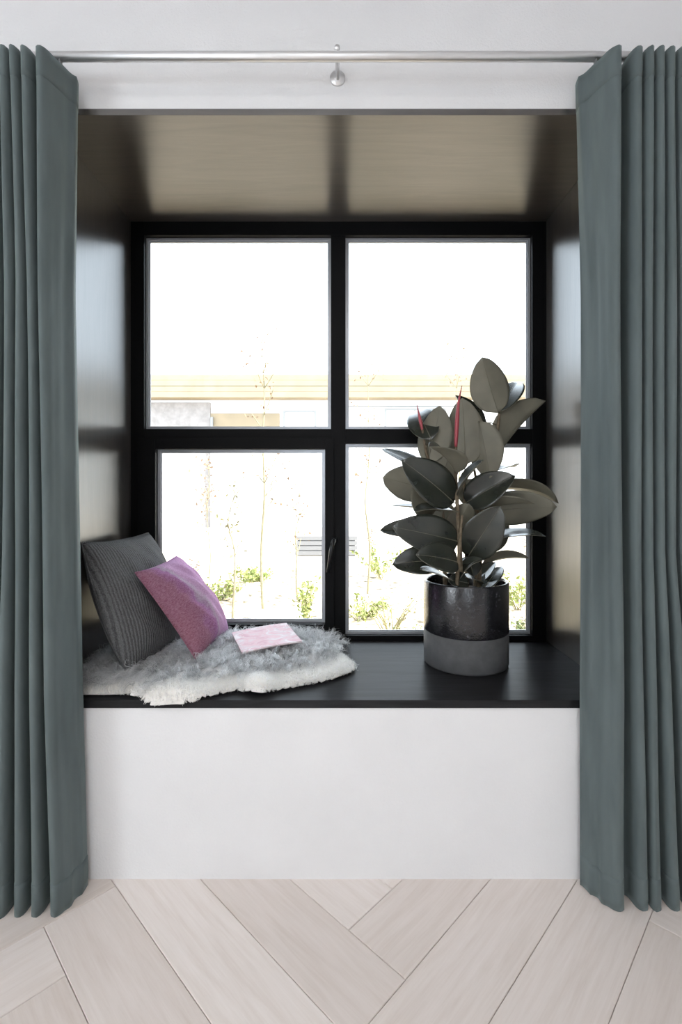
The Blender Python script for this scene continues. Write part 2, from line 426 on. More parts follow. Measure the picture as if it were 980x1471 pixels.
# ------------------------------------------------------------------ curtain rod
RODY, RODZ, RODR = 1.360, 2.3735, 0.0125
rod = empty('curtain_rod', (0, RODY, RODZ))
tag(rod, 'slim brushed steel curtain rod spanning above the window niche', 'curtain rod')
tube('rod', [(-1.45, RODY, RODZ), (1.45, RODY, RODZ)], RODR, M['steel'], rod, 24)
for s in (-1, 1):
    tube('end_cap', [(s*1.45, RODY, RODZ), (s*1.462, RODY, RODZ)], [RODR+0.003]*2, M['steel'], rod, 24)
bx = wx(485, WY)
for x in (bx, -1.40, 1.40):
    z = RODZ+RODR+0.005
    br = empty('bracket'); br.parent = rod; br.location = (0, 0, 0)
    tube('wall_disc', [(x, WY+0.001, z+0.003), (x, WY-0.006, z+0.003)], [0.023, 0.0225], M['steel'], br, 32)
    tube('arm', [(x, WY-0.004, z), (x, RODY-0.006, z)], 0.0058, M['steel'], br, 16)
    tube('arm_cap', [(x, RODY-0.004, z+0.002), (x, RODY-0.010, z+0.002)], [0.0075, 0.0072], M['steel'], br, 20)

# ------------------------------------------------------------------ curtains
CT, CB = 2.353, 0.002
PYS = [67, 400, 800, 1000, 1300]
def curtain(name, side, peaks, e1, e2, yf, label):
    root = empty(name, (side*1.0, 1.37, 0)); tag(root, label, 'curtain', 'curtains either side of the window niche')
    nz, nfold = 46, len(peaks)
    zs = [CT-(CT-CB)*i/(nz-1) for i in range(nz)]
    def px_at(row, py): return float(np.interp(py, PYS, row))
    def path(z):
        py = CY-(z-CH)*F/1.31; f = (CT-z)/(CT-CB)
        Yf = yf[0]+(yf[1]-yf[0])*f; Yb = 1.415-0.01*f
        Pk = [(px_at(r, py)-CX)*Yf/F for r in peaks]
        E1, E2 = (px_at(e1, py)-CX)*1.402/F, (px_at(e2, py)-CX)*1.440/F
        pts = []
        for i in range(5):                                # return strip at the window-side edge
            s = i/5; pts.append((E2+(E1-E2)*s, 1.438-0.036*s*s))
        for i in range(15):                               # long last panel, back edge to first fold
            s = i/15; c = (1+math.cos(math.pi*s))/2
            t = math.pi*(s-1); w2 = min(1.0, max(0.0, (s-0.45)/0.3))
            ridge = math.exp(-((s-0.48-0.05*math.sin(2.2*z))/0.11)**2)*min(1.0, f*3)
            x = E1+(Pk[0]-E1)*s+side*0.0056*math.sin(2*t)*w2-side*0.006*ridge+side*0.0022*math.sin(9*s+3*z)*math.sin(math.pi*s)
            pts.append((x, Yf+(1.402-Yf)*(c*0.75+(1-s)*0.25)-0.004*ridge))
        for k in range(nfold-1):
            ph = rr[k]
            for i in range(18):
                t = 2*math.pi*i/18
                x = Pk[k]+(Pk[k+1]-Pk[k])*i/18+side*0.0056*math.sin(2*t)
                yb = Yb-0.012*ph
                yfk = Yf+0.006*ph*f*math.cos(t/2)
                pts.append((x, yfk+(yb-yfk)*(1-math.cos(t))/2+0.002*math.sin(5*z+7*ph)))
        pts.append((Pk[-1], Yf))
        return pts
    rr = [rnd.random() for _ in range(nfold)]
    rows = [path(z) for z in zs]; nc = len(rows[0])
    v = [(x, y, z) for r, z in zip(rows, zs) for x, y in r]
    fs = [(i*nc+j, i*nc+j+1, (i+1)*nc+j+1, (i+1)*nc+j) for i in range(nz-1) for j in range(nc-1)]
    fab = from_data('fabric_panel', v, fs, M['curtain'], root, True)
    so = fab.modifiers.new('thick', 'SOLIDIFY'); so.thickness = 0.0022; so.offset = 0
    for nm, za, zb_, th in (('heading_band', CT+0.0006, CT-0.078, 0.0044), ('bottom_hem', 0.088, 0.0008, 0.0044)):
        zz = [za+(zb_-za)*i/4 for i in range(5)]; rw = [path(z) for z in zz]
        v = [(x, y, z) for r, z in zip(rw, zz) for x, y in r]
        fs = [(i*nc+j, i*nc+j+1, (i+1)*nc+j+1, (i+1)*nc+j) for i in range(4) for j in range(nc-1)]
        hb = from_data(nm, v, fs, M['curtain'], root, True)
        so = hb.modifiers.new('thick', 'SOLIDIFY'); so.thickness = th; so.offset = 0
    for k in range(nfold-1):                              # gliders tie the heading to the rod
        top = rows[0]; j = min(range(20+18*k, 20+18*k+9), key=lambda q: abs(top[q][1]-RODY)); x = top[j][0]
        box('glider', x-0.002, x+0.002, RODY-0.006, RODY+0.006, CT-0.001, RODZ-RODR+0.003, M['lgrey'], root)
    j = min(range(5, 20), key=lambda q: abs(rows[0][q][1]-RODY)); x = rows[0][j][0]
    box('glider', x-0.002, x+0.002, RODY-0.006, RODY+0.006, CT-0.001, RODZ-RODR+0.003, M['lgrey'], root)
    return root
curtain('curtain', -1,
        [[54, 57, 63, 66, 76], [32, 41, 45, 45, 48], [16, 24, 24, 22, 24], [2, 8, 6, 0, -2], [-13, -10, -12, -20, -24], [-30, -30, -32, -42, -46], [-48, -50, -52, -60, -66], [-68, -70, -72, -80, -86]],
        [109, 104, 109, 110, 117], [110.5, 107.5, 115, 119, 126], (1.302, 1.325), 'grey-green velvet curtain beside the cushions, gathered in deep folds')
curtain('curtain', 1,
        [[889, 888, 890, 893, 891], [921, 920, 920, 922, 928], [937, 936, 936, 941, 946], [952, 953, 953, 962, 973], [968, 970, 970, 985, 998], [984, 987, 988, 1006, 1020], [1002, 1006, 1008, 1026, 1040], [1022, 1026, 1028, 1046, 1060]],
        [832, 849, 849, 847, 849], [828, 834, 834, 832.5, 833], (1.304, 1.345), 'grey-green velvet curtain beside the potted rubber plant, gathered in deep folds')

# ------------------------------------------------------------------ cushions
def cushion(name, origin, U, V, W, H, T, m, label, seed, pinch=0.07, cat='cushion', back=1.0, pinch_x=None):
    """origin: centre; U across, V up (3-D directions)"""
    U = Vector(U).normalized(); N = U.cross(Vector(V)).normalized(); V = N.cross(U).normalized()
    n = 34; r2 = random.Random(seed)
    ph = [r2.uniform(0, 6.28) for _ in range(8)]
    v = []; idx = {}
    def surf(i, j, s):
        a, b = -1+2*i/n, -1+2*j/n
        px_ = pinch if pinch_x is None else pinch_x
        x = a*W/2*(1-px_*(1-b*b)); y = b*H/2*(1-pinch*(1-a*a))
        e = max(0.0, (1-abs(a)**2.2)*(1-abs(b)**2.2))
        t = T/2*e**0.45
        wr = 0.004*math.sin(7*a+3*b+ph[0])*math.sin(5*b-2*a+ph[1])+0.0022*math.sin(15*a+9*b+ph[2])
        sag = 0.012*(1-b)*0.5*(1-a*a)
        k_ = 1.0 if s > 0 else back
        return (x, y, s*k_*(t+(wr+sag)*min(1, e*2.0)))
    for s in (1, -1):
        for i in range(n+1):
            for j in range(n+1):
                edge = i in (0, n) or j in (0, n)
                key = (i, j, 0 if edge else s)
                if key not in idx:
                    idx[key] = len(v); v.append(surf(i, j, 0 if edge else s))
    fs = []
    K = lambda i, j, s: idx[(i, j, 0 if (i in (0, n) or j in (0, n)) else s)]
    for s in (1, -1):
        for i in range(n):
            for j in range(n):
                q = [K(i, j, s), K(i+1, j, s), K(i+1, j+1, s), K(i, j+1, s)]
                fs.append(q if s > 0 else q[::-1])
    root = empty(name, origin)
    root.rotation_euler = Matrix((U, V, N)).transposed().to_euler()
    tag(root, label, cat)
    me = bpy.data.meshes.new('cover'); me.from_pydata(v, [], fs); me.update()
    o = link('cover', me, m, None, True); o.parent = root
    # seam piping around the edge
    ring = [v[idx[(i, 0, 0)]] for i in range(n)]+[v[idx[(n, j, 0)]] for j in range(n)]+[v[idx[(i, n, 0)]] for i in range(n, 0, -1)]+[v[idx[(0, j, 0)]] for j in range(n, 0, -1)]
    bm = bmesh.new(); bm_tube(bm, ring+[ring[0]], 0.0022, 6, False)
    bmesh.ops.recalc_face_normals(bm, faces=bm.faces)
    me2 = bpy.data.meshes.new('seam'); bm.to_mesh(me2); bm.free()
    o2 = link('seam', me2, m, None, True); o2.parent = root
    return root
# grey: top edge rests on the left jamb, foot pushed out over the rug
A = Vector((-0.856, 1.575, 0.985)); B = Vector((-0.792, 1.95, 0.985)); Cn = Vector((-0.685, 1.615, 0.57))
cushion('cushion', (A+B)/2+(Cn-A)/2, B-A, A-Cn, 0.395, 0.46, 0.160, M['knit'], 'large dark grey ribbed knit cushion leaning on the niche side', 3, 0.05, back=0.8, pinch_x=-0.09)
A2 = Vector((-0.694, 1.635, 0.874)); B2 = Vector((-0.660, 1.935, 0.888)); C2 = Vector((-0.490, 1.675, 0.600))
cushion('cushion', (A2+B2)/2+(C2-A2)/2, B2-A2, A2-C2, 0.315, 0.365, 0.15, M['pink'], 'small pink and plum cushion, part dye, part painted-in shade, leaning on the grey cushion', 5, 0.05, back=0.25)

# ------------------------------------------------------------------ sheepskins
def inside(poly, X, Y):
    r = np.zeros(X.shape, bool); n = len(poly)
    for i in range(n):
        (x1, y1), (x2, y2) = poly[i], poly[(i+1) % n]
        c = ((y1 > Y) != (y2 > Y)) & (X < (x2-x1)*(Y-y1)/(y2-y1+1e-12)+x1)
        r ^= c
    return r
def edge_dist(poly, X, Y):
    d = np.full(X.shape, 9.0); n = len(poly)
    for i in range(n):
        (x1, y1), (x2, y2) = poly[i], poly[(i+1) % n]
        t = np.clip(((X-x1)*(x2-x1)+(Y-y1)*(y2-y1))/((x2-x1)**2+(y2-y1)**2), 0, 1)
        d = np.minimum(d, np.hypot(X-(x1+t*(x2-x1)), Y-(y1+t*(y2-y1))))
    return d
def smooth_poly(poly, it=2):
    p = [np.array(q) for q in poly]
    for _ in range(it):
        p = [q for i in range(len(p)) for q in (0.75*p[i]+0.25*p[(i+1) % len(p)], 0.25*p[i]+0.75*p[(i+1) % len(p)])]
    return [tuple(q) for q in p]
def vnoise(X, Y, s, seed):
    r = np.random.default_rng(seed); out = np.zeros(X.shape)
    for k in range(6):
        a, b, c = r.uniform(-1, 1), r.uniform(-1, 1), r.uniform(0, 6.28)
        l = math.hypot(a, b)+1e-6; out += np.sin((X*a/l+Y*b/l)*s*(0.7+0.25*k)+c)
    return out/6

W_POLY = smooth_poly([(-0.855, 1.475), (-0.70, 1.478), (-0.61, 1.47), (-0.585, 1.435), (-0.52, 1.42), (-0.44, 1.43), (-0.395, 1.465), (-0.325, 1.515),
                      (-0.285, 1.485), (-0.23, 1.475), (-0.195, 1.515), (-0.12, 1.545), (-0.03, 1.595), (0.04, 1.665), (0.055, 1.70), (0.03, 1.76), (-0.02, 1.84), (-0.12, 1.90), (-0.5, 1.92), (-0.855, 1.92)], 2)
G_POLY = smooth_poly([(-0.865, 1.50), (-0.74, 1.50), (-0.66, 1.52), (-0.58, 1.485), (-0.48, 1.49), (-0.42, 1.54), (-0.32, 1.57), (-0.2, 1.59), (-0.1, 1.65), (-0.03, 1.72),
                      (0.0, 1.80), (-0.01, 1.90), (-0.06, 1.955), (-0.3, 1.965), (-0.6, 1.965), (-0.865, 1.965)], 2)
def h_white(X, Y):
    d = edge_dist(W_POLY, X, Y)
    ball = 0.020*np.exp(-((X+0.255)**2+(Y-1.515)**2)/0.035**2)+0.016*np.exp(-((X+0.50)**2+(Y-1.45)**2)/0.06**2)
    h = 0.006+0.025*(1-np.exp(-d/0.018))+ball+0.004*vnoise(X, Y, 60, 4)*np.clip(d/0.03, 0, 1)
    return SZ+h-np.clip(WY-0.012-Y, 0, 1)*0.8
def h_grey(X, Y):
    d = edge_dist(G_POLY, X, Y)
    back = 0.020*np.clip((Y-1.6)/0.3, 0, 1)*np.exp(-((X+0.2)/0.28)**2)
    h = 0.026+0.022*(1-np.exp(-d/0.03))+back+0.006*vnoise(X, Y, 34, 9)*np.clip(d/0.04, 0, 1)
    return SZ+h
def hide(name, poly, hf, m, parent, thick):
    xs = [p[0] for p in poly]; ys = [p[1] for p in poly]; st = 0.011
    gx = np.arange(min(xs), max(xs)+st, st); gy = np.arange(min(ys), max(ys)+st, st)
    X, Y = np.meshgrid(gx, gy, indexing='ij'); Z = hf(X, Y)
    cxm, cym = (X[:-1, :-1]+X[1:, 1:])/2, (Y[:-1, :-1]+Y[1:, 1:])/2
    ok = inside(poly, cxm, cym); ny = len(gy)
    used = {}; v = []; f = []
    def vid(i, j):
        if (i, j) not in used: used[(i, j)] = len(v); v.append((X[i, j], Y[i, j], Z[i, j]))
        return used[(i, j)]
    for i, j in zip(*np.nonzero(ok)): f.append((vid(i, j), vid(i+1, j), vid(i+1, j+1), vid(i, j+1)))
    o = from_data(name, v, f, m, parent, True)
    so = o.modifiers.new('thick', 'SOLIDIFY'); so.thickness = thick; so.offset = -1
    return o
def strands(name, roots, dirs, length, width, segs, curl, curl_f, droop, m, parent, shade, lock=None, floor_f=None):
    """ribbon strands: roots Nx3, dirs Nx3 unit"""
    n = len(roots); t = np.linspace(0, 1, segs+1)
    up = np.array([0, 0, 1.0])
    a = np.cross(dirs, up+rng.normal(0, 0.3, (n, 3))); a /= np.linalg.norm(a, axis=1, keepdims=True)+1e-9
    b = np.cross(dirs, a)
    ph = rng.uniform(0, 6.28, n)[:, None]; cf = (curl_f*rng.uniform(0.7, 1.3, n))[:, None]
    if lock is not None:
        nl = int(lock.max())+1
        ph = (rng.uniform(0, 6.28, nl)[lock]+rng.normal(0, 0.3, n))[:, None]; cf = (curl_f*rng.uniform(0.75, 1.25, nl)[lock])[:, None]
    tt = t[None, :]
    amp = curl*length[:, None]*tt**0.8
    c1 = amp*(np.cos(ph+cf*tt)-np.cos(ph)); c2 = amp*(np.sin(ph+cf*tt)-np.sin(ph))
    pos = roots[:, None, :]+dirs[:, None, :]*(length[:, None]*tt)[..., None]+a[:, None, :]*c1[..., None]+b[:, None, :]*c2[..., None]
    pos[..., 2] -= droop*length[:, None]*tt**2
    if floor_f is not None: pos[..., 2] = np.maximum(pos[..., 2], floor_f(pos[..., 0], pos[..., 1]))
    wv = np.cross(dirs, up)+rng.normal(0, 0.25, (n, 3)); wv -= dirs*np.sum(wv*dirs, 1, keepdims=True); wv /= np.linalg.norm(wv, axis=1, keepdims=True)+1e-9
    ww = width*(1-0.75*tt**1.5)*np.ones((n, 1))
    L = pos-wv[:, None, :]*ww[..., None]/2; R = pos+wv[:, None, :]*ww[..., None]/2
    V = np.stack([L, R], 2).reshape(-1, 3)
    base = (np.arange(n)*(segs+1)*2)[:, None]; k = (np.arange(segs)*2)[None, :]
    q = base+k
    Fq = np.stack([q, q+1, q+3, q+2], -1).reshape(-1, 4)
    me = bpy.data.meshes.new(name)
    me.vertices.add(len(V)); me.vertices.foreach_set('co', V.astype(np.float32).ravel())
    me.loops.add(Fq.size); me.loops.foreach_set('vertex_index', Fq.astype(np.int32).ravel())
    me.polygons.add(len(Fq)); me.polygons.foreach_set('loop_start', np.arange(0, Fq.size, 4, dtype=np.int32)); me.polygons.foreach_set('loop_total', np.full(len(Fq), 4, np.int32))
    me.update(); me.validate()
    at = me.attributes.new('along', 'FLOAT', 'POINT'); at.data.foreach_set('value', np.broadcast_to(tt[..., None], (n, segs+1, 2)).astype(np.float32).ravel())
    sh = me.attributes.new('shade', 'FLOAT', 'POINT'); sh.data.foreach_set('value', np.broadcast_to(shade[:, None, None], (n, segs+1, 2)).astype(np.float32).ravel())
    return tag(link(name, me, m, parent, True), kind='stuff')
def sample(poly, n):
    xs = [p[0] for p in poly]; ys = [p[1] for p in poly]; out = []
    got = 0
    while got < n:
        X = rng.uniform(min(xs), max(xs), n); Y = rng.uniform(min(ys), max(ys), n); k = inside(poly, X, Y)
        out.append(np.stack([X[k], Y[k]], 1)); got += int(k.sum())
    return np.concatenate(out)[:n]
def grad(hf, X, Y, e=0.006):
    return (hf(X+e, Y)-hf(X-e, Y))/(2*e), (hf(X, Y+e)-hf(X, Y-e))/(2*e)
def unit(v): return v/(np.linalg.norm(v, axis=1, keepdims=True)+1e-9)

wr_ = empty('sheepskin_rug', (-0.4, 1.65, SZ)); tag(wr_, 'white short curly sheepskin spread along the sill edge under the grey one', 'sheepskin')
hide('hide', W_POLY, h_white, M['hide'], wr_, 0.004)
pts = sample(W_POLY, 34000); X, Y = pts[:, 0], pts[:, 1]
keep = (edge_dist(W_POLY, X, Y) < 0.17) | (X > -0.2); X, Y = X[keep], Y[keep]
Z = h_white(X, Y); gx, gy = grad(h_white, X, Y)
nrm = unit(np.stack([-gx, -gy, np.ones_like(gx)], 1))
cl = np.floor(X/0.006)*7.13+np.floor(Y/0.006)*3.77
cdir = np.stack([np.sin(cl*12.9), np.sin(cl*7.7+1), 0*cl], 1)*0.35
d = unit(nrm+cdir+rng.normal(0, 0.22, (len(X), 3))+np.array([0.0, -0.12, 0]))
strands('pile', np.stack([X, Y, Z], 1), d, rng.uniform(0.009, 0.018, len(X)), 0.0017, 5, 0.38, 7.5, 0.12, M['fur_w'], wr_, rng.uniform(0.93, 1.0, len(X)), floor_f=lambda a, b_: np.where(b_ > WY-0.004, SZ+0.001, SZ-0.12))

gr_ = empty('sheepskin_rug', (-0.4, 1.72, SZ)); tag(gr_, 'grey long haired sheepskin laid over the white one, under the cushions', 'sheepskin')
hide('hide', G_POLY, h_grey, M['hide_g'], gr_, 0.004)
# locks: strands share a clump direction and curl
NL, PER = 2500, 8
c = sample(G_POLY, NL); cxx, cyy = c[:, 0], c[:, 1]
flow_x = 0.55*np.sign(cxx+0.35)*np.clip(np.abs(cxx+0.35)/0.35, 0, 1)+0.6*vnoise(cxx, cyy, 16, 21)
flow_y = -0.55+0.6*vnoise(cxx, cyy, 14, 22)+np.where((cyy > 1.80) & (cxx > -0.45), 0.55, 0)
ld = unit(np.stack([flow_x+rng.normal(0, 0.35, NL), flow_y+rng.normal(0, 0.35, NL), 0.34+rng.uniform(-0.2, 0.3, NL)], 1))
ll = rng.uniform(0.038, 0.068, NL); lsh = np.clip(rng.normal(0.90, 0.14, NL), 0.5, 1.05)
rep = np.repeat(np.arange(NL), PER); N_ = len(rep)
rx = cxx[rep]+rng.normal(0, 0.003, N_); ry = cyy[rep]+rng.normal(0, 0.003, N_)
ry = np.minimum(ry, 1.968); rx = np.maximum(rx, NX0+0.006)
rz = h_grey(rx, ry)
dd = unit(ld[rep]+rng.normal(0, 0.075, (N_, 3)))
st_ = np.random.default_rng(5)
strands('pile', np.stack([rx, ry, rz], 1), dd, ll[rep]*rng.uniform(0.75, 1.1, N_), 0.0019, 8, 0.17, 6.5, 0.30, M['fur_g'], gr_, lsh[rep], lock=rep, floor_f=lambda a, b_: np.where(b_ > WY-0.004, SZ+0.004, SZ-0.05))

# ------------------------------------------------------------------ magazine on the grey sheepskin
f_l, f_r, b_l = P(348, 938, 1.655), P(434, 921, 1.735), P(338, 908, 1.845)
ux = (f_r-f_l); uy = (b_l-f_l); nn = ux.cross(uy).normalized(); ux_ = ux.normalized(); uy_ = nn.cross(ux_)
wM, hM = ux.length, uy.dot(uy_)
sk = uy.dot(ux_)
book = empty('magazine', tuple(f_l-Vector((0, 0, 0.004)))); tag(book, 'thin pink and white magazine lying on the grey sheepskin', 'magazine')
def book_layer(name, z0, z1, m, inset=0.0, bend=0.0):
    n = 10; v = []; f = []
    for k, zz in enumerate((z0, z1)):
        for i in range(n+1):
            for j in (0, 1):
                a = inset+(wM-2*inset)*i/n; b = inset+(hM-2*inset)*j
                p = ux_*a+uy_*b+nn*(zz+bend*math.sin(math.pi*i/n))
                v.append(p)
    s = 2*(n+1)
    for i in range(n):
        f.append((2*i, 2*i+1, 2*i+3, 2*i+2)); f.append((s+2*i, s+2*i+2, s+2*i+3, s+2*i+1))
        f.append((2*i, 2*i+2, s+2*i+2, s+2*i)); f.append((2*i+1, s+2*i+1, s+2*i+3, 2*i+3))
    f.append((0, s, s+1, 1)); f.append((2*n, 2*n+1, s+2*n+1, s+2*n))
    me = bpy.data.meshes.new(name); me.from_pydata([tuple(p) for p in v], [], f); me.update()
    o = link(name, me, m, None); o.parent = book; return o
book_layer('back_cover', 0.0, 0.0006, M['cover'], 0, 0.004); book_layer('pages', 0.0006, 0.0042, M['pages'], 0.001, 0.004); book_layer('front_cover', 0.0042, 0.0048, M['cover'], 0, 0.004)

# ------------------------------------------------------------------ plant pot
PCX, PCY, PR, PH = 0.4545, 1.778, 0.150, 0.302
pot = empty('plant_pot', (PCX, PCY, SZ)); tag(pot, 'round ceramic pot with matte grey base and glossy black glazed top', 'plant pot')
zd = SZ+0.122
bm = bmesh.new()
bm_lathe(bm, [(PR-0.012, SZ+0.0005), (PR-0.003, SZ+0.004), (PR, SZ+0.012), (PR+0.0005, zd-0.001), (PR-0.003, zd), (0.05, zd)], PCX, PCY, 72)
from_bm('matte_base', bm, M['matte'], pot, True).data.polygons.foreach_set
bm = bmesh.new()
bm_lathe(bm, [(PR-0.006, zd-0.004), (PR-0.001, zd+0.001), (PR+0.001, zd+0.006), (PR+0.001, SZ+PH-0.006), (PR-0.001, SZ+PH-0.001), (PR-0.005, SZ+PH), (PR-0.010, SZ+PH-0.002), (PR-0.012, SZ+PH-0.008), (PR-0.013, zd+0.05)], PCX, PCY, 72)
bmesh.ops.delete(bm, geom=[f for f in bm.faces if len(f.verts) > 4], context='FACES')
from_bm('glazed_body', bm, M['glaze'], pot, True)
bm = bmesh.new()
bm_lathe(bm, [(PR-0.011, SZ+PH-0.060), (PR-0.012, SZ+PH-0.045), (0.09, SZ+PH-0.038), (0.03, SZ+PH-0.034)], PCX, PCY, 40)
from_bm('soil', bm, M['soil'], pot, True)

# ------------------------------------------------------------------ rubber plant
plant = empty('rubber_plant', (PCX, PCY, SZ+PH-0.04)); tag(plant, 'dark leafed rubber plant with several stems growing from the ceramic pot', 'plant')
def spline(pts, n=6):
    pts = [Vector(p) for p in pts]; out = []
    for i in range(len(pts)-1):
        p0, p1, p2, p3 = pts[max(i-1, 0)], pts[i], pts[i+1], pts[min(i+2, len(pts)-1)]
        for k in range(n):
            t = k/n
            out.append(0.5*((2*p1)+(p2-p0)*t+(2*p0-5*p1+4*p2-p3)*t*t+(3*p1-p0-3*p2+p3)*t**3))
    out.append(pts[-1]); return out
STEMS = []
def stem(pp, r0, r1):
    pts = spline([P(*q) for q in pp]); n = len(pts)
    tube('stem', pts, [r0+(r1-r0)*i/(n-1) for i in range(n)], M['stem'], plant, 10)
    STEMS.append(pts)
stem([(662, 868, 1.74), (661, 800, 1.735), (658, 740, 1.735), (655, 690, 1.73), (655, 640, 1.725)], 0.0100, 0.0050)
stem([(688, 866, 1.80), (690, 800, 1.805), (696, 730, 1.81), (708, 668, 1.81), (716, 610, 1.80), (717, 594, 1.795)], 0.0090, 0.0045)
stem([(640, 862, 1.84), (638, 780, 1.84), (636, 720, 1.835), (624, 680, 1.83), (613, 652, 1.83), (607, 616, 1.83)], 0.0085, 0.0045)
stem([(656, 866, 1.70), (658, 815, 1.69), (661, 780, 1.69), (664, 740, 1.70)], 0.0075, 0.0040)
stem([(683, 862, 1.86), (684, 800, 1.865), (686, 740, 1.87), (684, 690, 1.87), (676, 650, 1.87)], 0.0080, 0.0045)
stem([(672, 866, 1.76), (670, 800, 1.79), (668, 740, 1.80), (667, 690, 1.80)], 0.0075, 0.0045)
def sheath(pp, r):
    pts = spline([P(*q) for q in pp], 5); n = len(pts)
    tag(tube('leaf_sheath', pts, [r*(0.75+0.5*math.sin(math.pi*min(1, 1.4*i/n)))*(1-(i/(n-1))**3)+0.0006 for i in range(n)], M['sheath'], plant, 10), label='red rolled leaf sheath')
sheath([(655, 642, 1.725), (656.5, 610, 1.722), (659, 578, 1.72), (664, 553, 1.718)], 0.0058)
sheath([(607, 618, 1.83), (603, 600, 1.83), (599, 581, 1.83)], 0.0046)

def leaf(b, t, width, roll, fold=18, arch=0.06, tipcurl=0.0, twist=0.0):
    """b,t: (px,py,depth) of base and tip; width in metres; roll: 0 upper face towards the room, 90 upper face up, 180 underside towards the room"""
    B, T = P(*b), P(*t); ax = (T-B); L = ax.length; ax.normalize()
    cd = (Vector((0, 0, CH))-(B+T)/2).normalized()
    c0 = (cd-ax*cd.dot(ax)).normalized(); u0 = ax.cross(c0)
    if u0.z < -0.05 or (abs(u0.z) <= 0.05 and u0.y > 0): u0 = -u0
    NA, NBk = 14, 6
    v = []
    for i in range(NA+1):
        a = i/NA
        r = math.radians(roll+twist*(a-0.5))
        n = c0*math.cos(r)+u0*math.sin(r); s = ax.cross(n)
        w_ = 1.2*width/2*(max(0.0, math.sin(math.pi*a**0.86))**0.58)*(1-0.10*a)
        if i == NA: w_ = 0.0012
        if i == 0: w_ = 0.003
        c_ = B+ax*(L*a)+n*(arch*L*4*a*(1-a))-n*(tipcurl*L*max(0, a-0.72)**2*6)
        for j in range(-NBk, NBk+1):
            q = j/NBk; fo = math.radians(fold)
            off = s*(w_*q*math.cos(fo))+n*(w_*abs(q)**1.25*math.sin(fo)-0.10*w_*q*q*0)
            v.append(c_+off)
    nc = 2*NBk+1
    f = [(i*nc+j, i*nc+j+1, (i+1)*nc+j+1, (i+1)*nc+j) for i in range(NA) for j in range(nc-1)]
    o = from_data('leaf', v, f, [M['leaf'], M['under']], plant, True)
    so = o.modifiers.new('thick', 'SOLIDIFY'); so.thickness = 0.0014; so.offset = 1 if False else 0
    so.material_offset = 1; so.material_offset_rim = 1
    # make sure the first material lies on the upper side
    p = o.data.polygons[len(o.data.polygons)//2]
    rm = math.radians(roll); nm = c0*math.cos(rm)+u0*math.sin(rm)
    if p.normal.dot(nm) < 0: o.data.flip_normals()
    mid = [v[i*nc+NBk] for i in range(NA+1)]
    bm = bmesh.new(); bm_tube(bm, mid, [0.0019*(1-0.8*i/NA)+0.0004 for i in range(NA+1)], 6)
    rib = from_bm('midrib', bm, M['rib'], o, True)
    # petiole runs to the nearest stem, attached a little below the leaf base
    best = min((q for st in STEMS for q in st), key=lambda q: (q-(B-Vector((0, 0, 0.012)))).length)
    dB = (best-B).length
    if dB > 0.001:
        m1 = B*0.45+best*0.55-Vector((0, 0, 0.25*dB))*0.3-ax*0.1*dB
        bm = bmesh.new(); bm_tube(bm, spline([B+ax*0.004, m1, best], 5), [0.0021]*10+[0.0026], 7)
        from_bm('petiole', bm, M['petiole'], o, True)
    return o
# upper crown
leaf((716, 593, 1.795), (693, 513, 1.76), 0.128, 195, 14, 0.04)
leaf((717, 592, 1.80), (744.5, 549, 1.96), 0.10, 30, 10, 0.05)
leaf((715, 656, 1.79), (784, 576, 1.86), 0.165, 124, 36, 0.05, 0.0, 0)
leaf((614, 664, 1.83), (632, 583, 1.80), 0.120, 200, 12, 0.06, 0, 0)
leaf((668, 668, 1.80), (664, 572, 1.80), 0.135, 170, 14, 0.06, 0.0)
leaf((620, 632, 1.80), (598, 590, 2.0), 0.105, 8, 6, 0.10)
leaf((690, 622, 1.87), (654, 568, 1.92), 0.10, 60, 20, 0.06)
leaf((688, 605, 1.80), (704, 687, 1.75), 0.118, 165, 16, 0.05)
leaf((678, 650, 1.87), (694, 596, 1.90), 0.10, 160, 14, 0.05)
leaf((655, 680, 1.725), (616, 642, 1.62), 0.130, 106, 28, 0.08)
leaf((634, 690, 1.83), (645, 655, 1.80), 0.09, 190, 12, 0.04)
# left side
leaf((612, 676, 1.83), (549, 645, 1.89), 0.105, 70, 8, 0.02)
leaf((652, 722, 1.735), (577, 661, 1.66), 0.128, 22, 12, 0.05)
leaf((622, 706, 1.83), (550, 686, 1.83), 0.128, 165, 12, 0.05)
leaf((628, 694, 1.82), (600, 742, 1.72), 0.118, 150, 12, 0.05)
leaf((656, 736, 1.735), (596, 732, 1.68), 0.110, 80, 10, 0.04, 0.1)
leaf((634, 735, 1.84), (562, 727, 1.90), 0.09, 82, 12, 0.02)
leaf((659, 778, 1.735), (564, 757, 1.68), 0.122, 12, 10, 0.05)
leaf((636, 765, 1.84), (546, 762, 1.88), 0.09, 40, 14, 0.04)
leaf((632, 772, 1.84), (598, 745, 1.90), 0.10, 60, 10, 0.04)
leaf((637, 806, 1.84), (564, 811, 1.84), 0.105, 20, 16, 0.08)
leaf((658, 808, 1.69), (598, 797, 1.60), 0.098, 25, 14, 0.06)
leaf((648, 834, 1.70), (604, 818, 1.62), 0.07, 78, 10, 0.04)
leaf((673, 838, 1.72), (644, 834, 1.695), 0.060, 25, 12, 0.06)
leaf((650, 770, 1.80), (674, 724, 1.72), 0.090, 175, 20, 0.04)
leaf((642, 770, 1.83), (632, 712, 1.82), 0.085, 170, 14, 0.05)
leaf((662, 720, 1.80), (684, 690, 1.86), 0.08, 150, 14, 0.05)
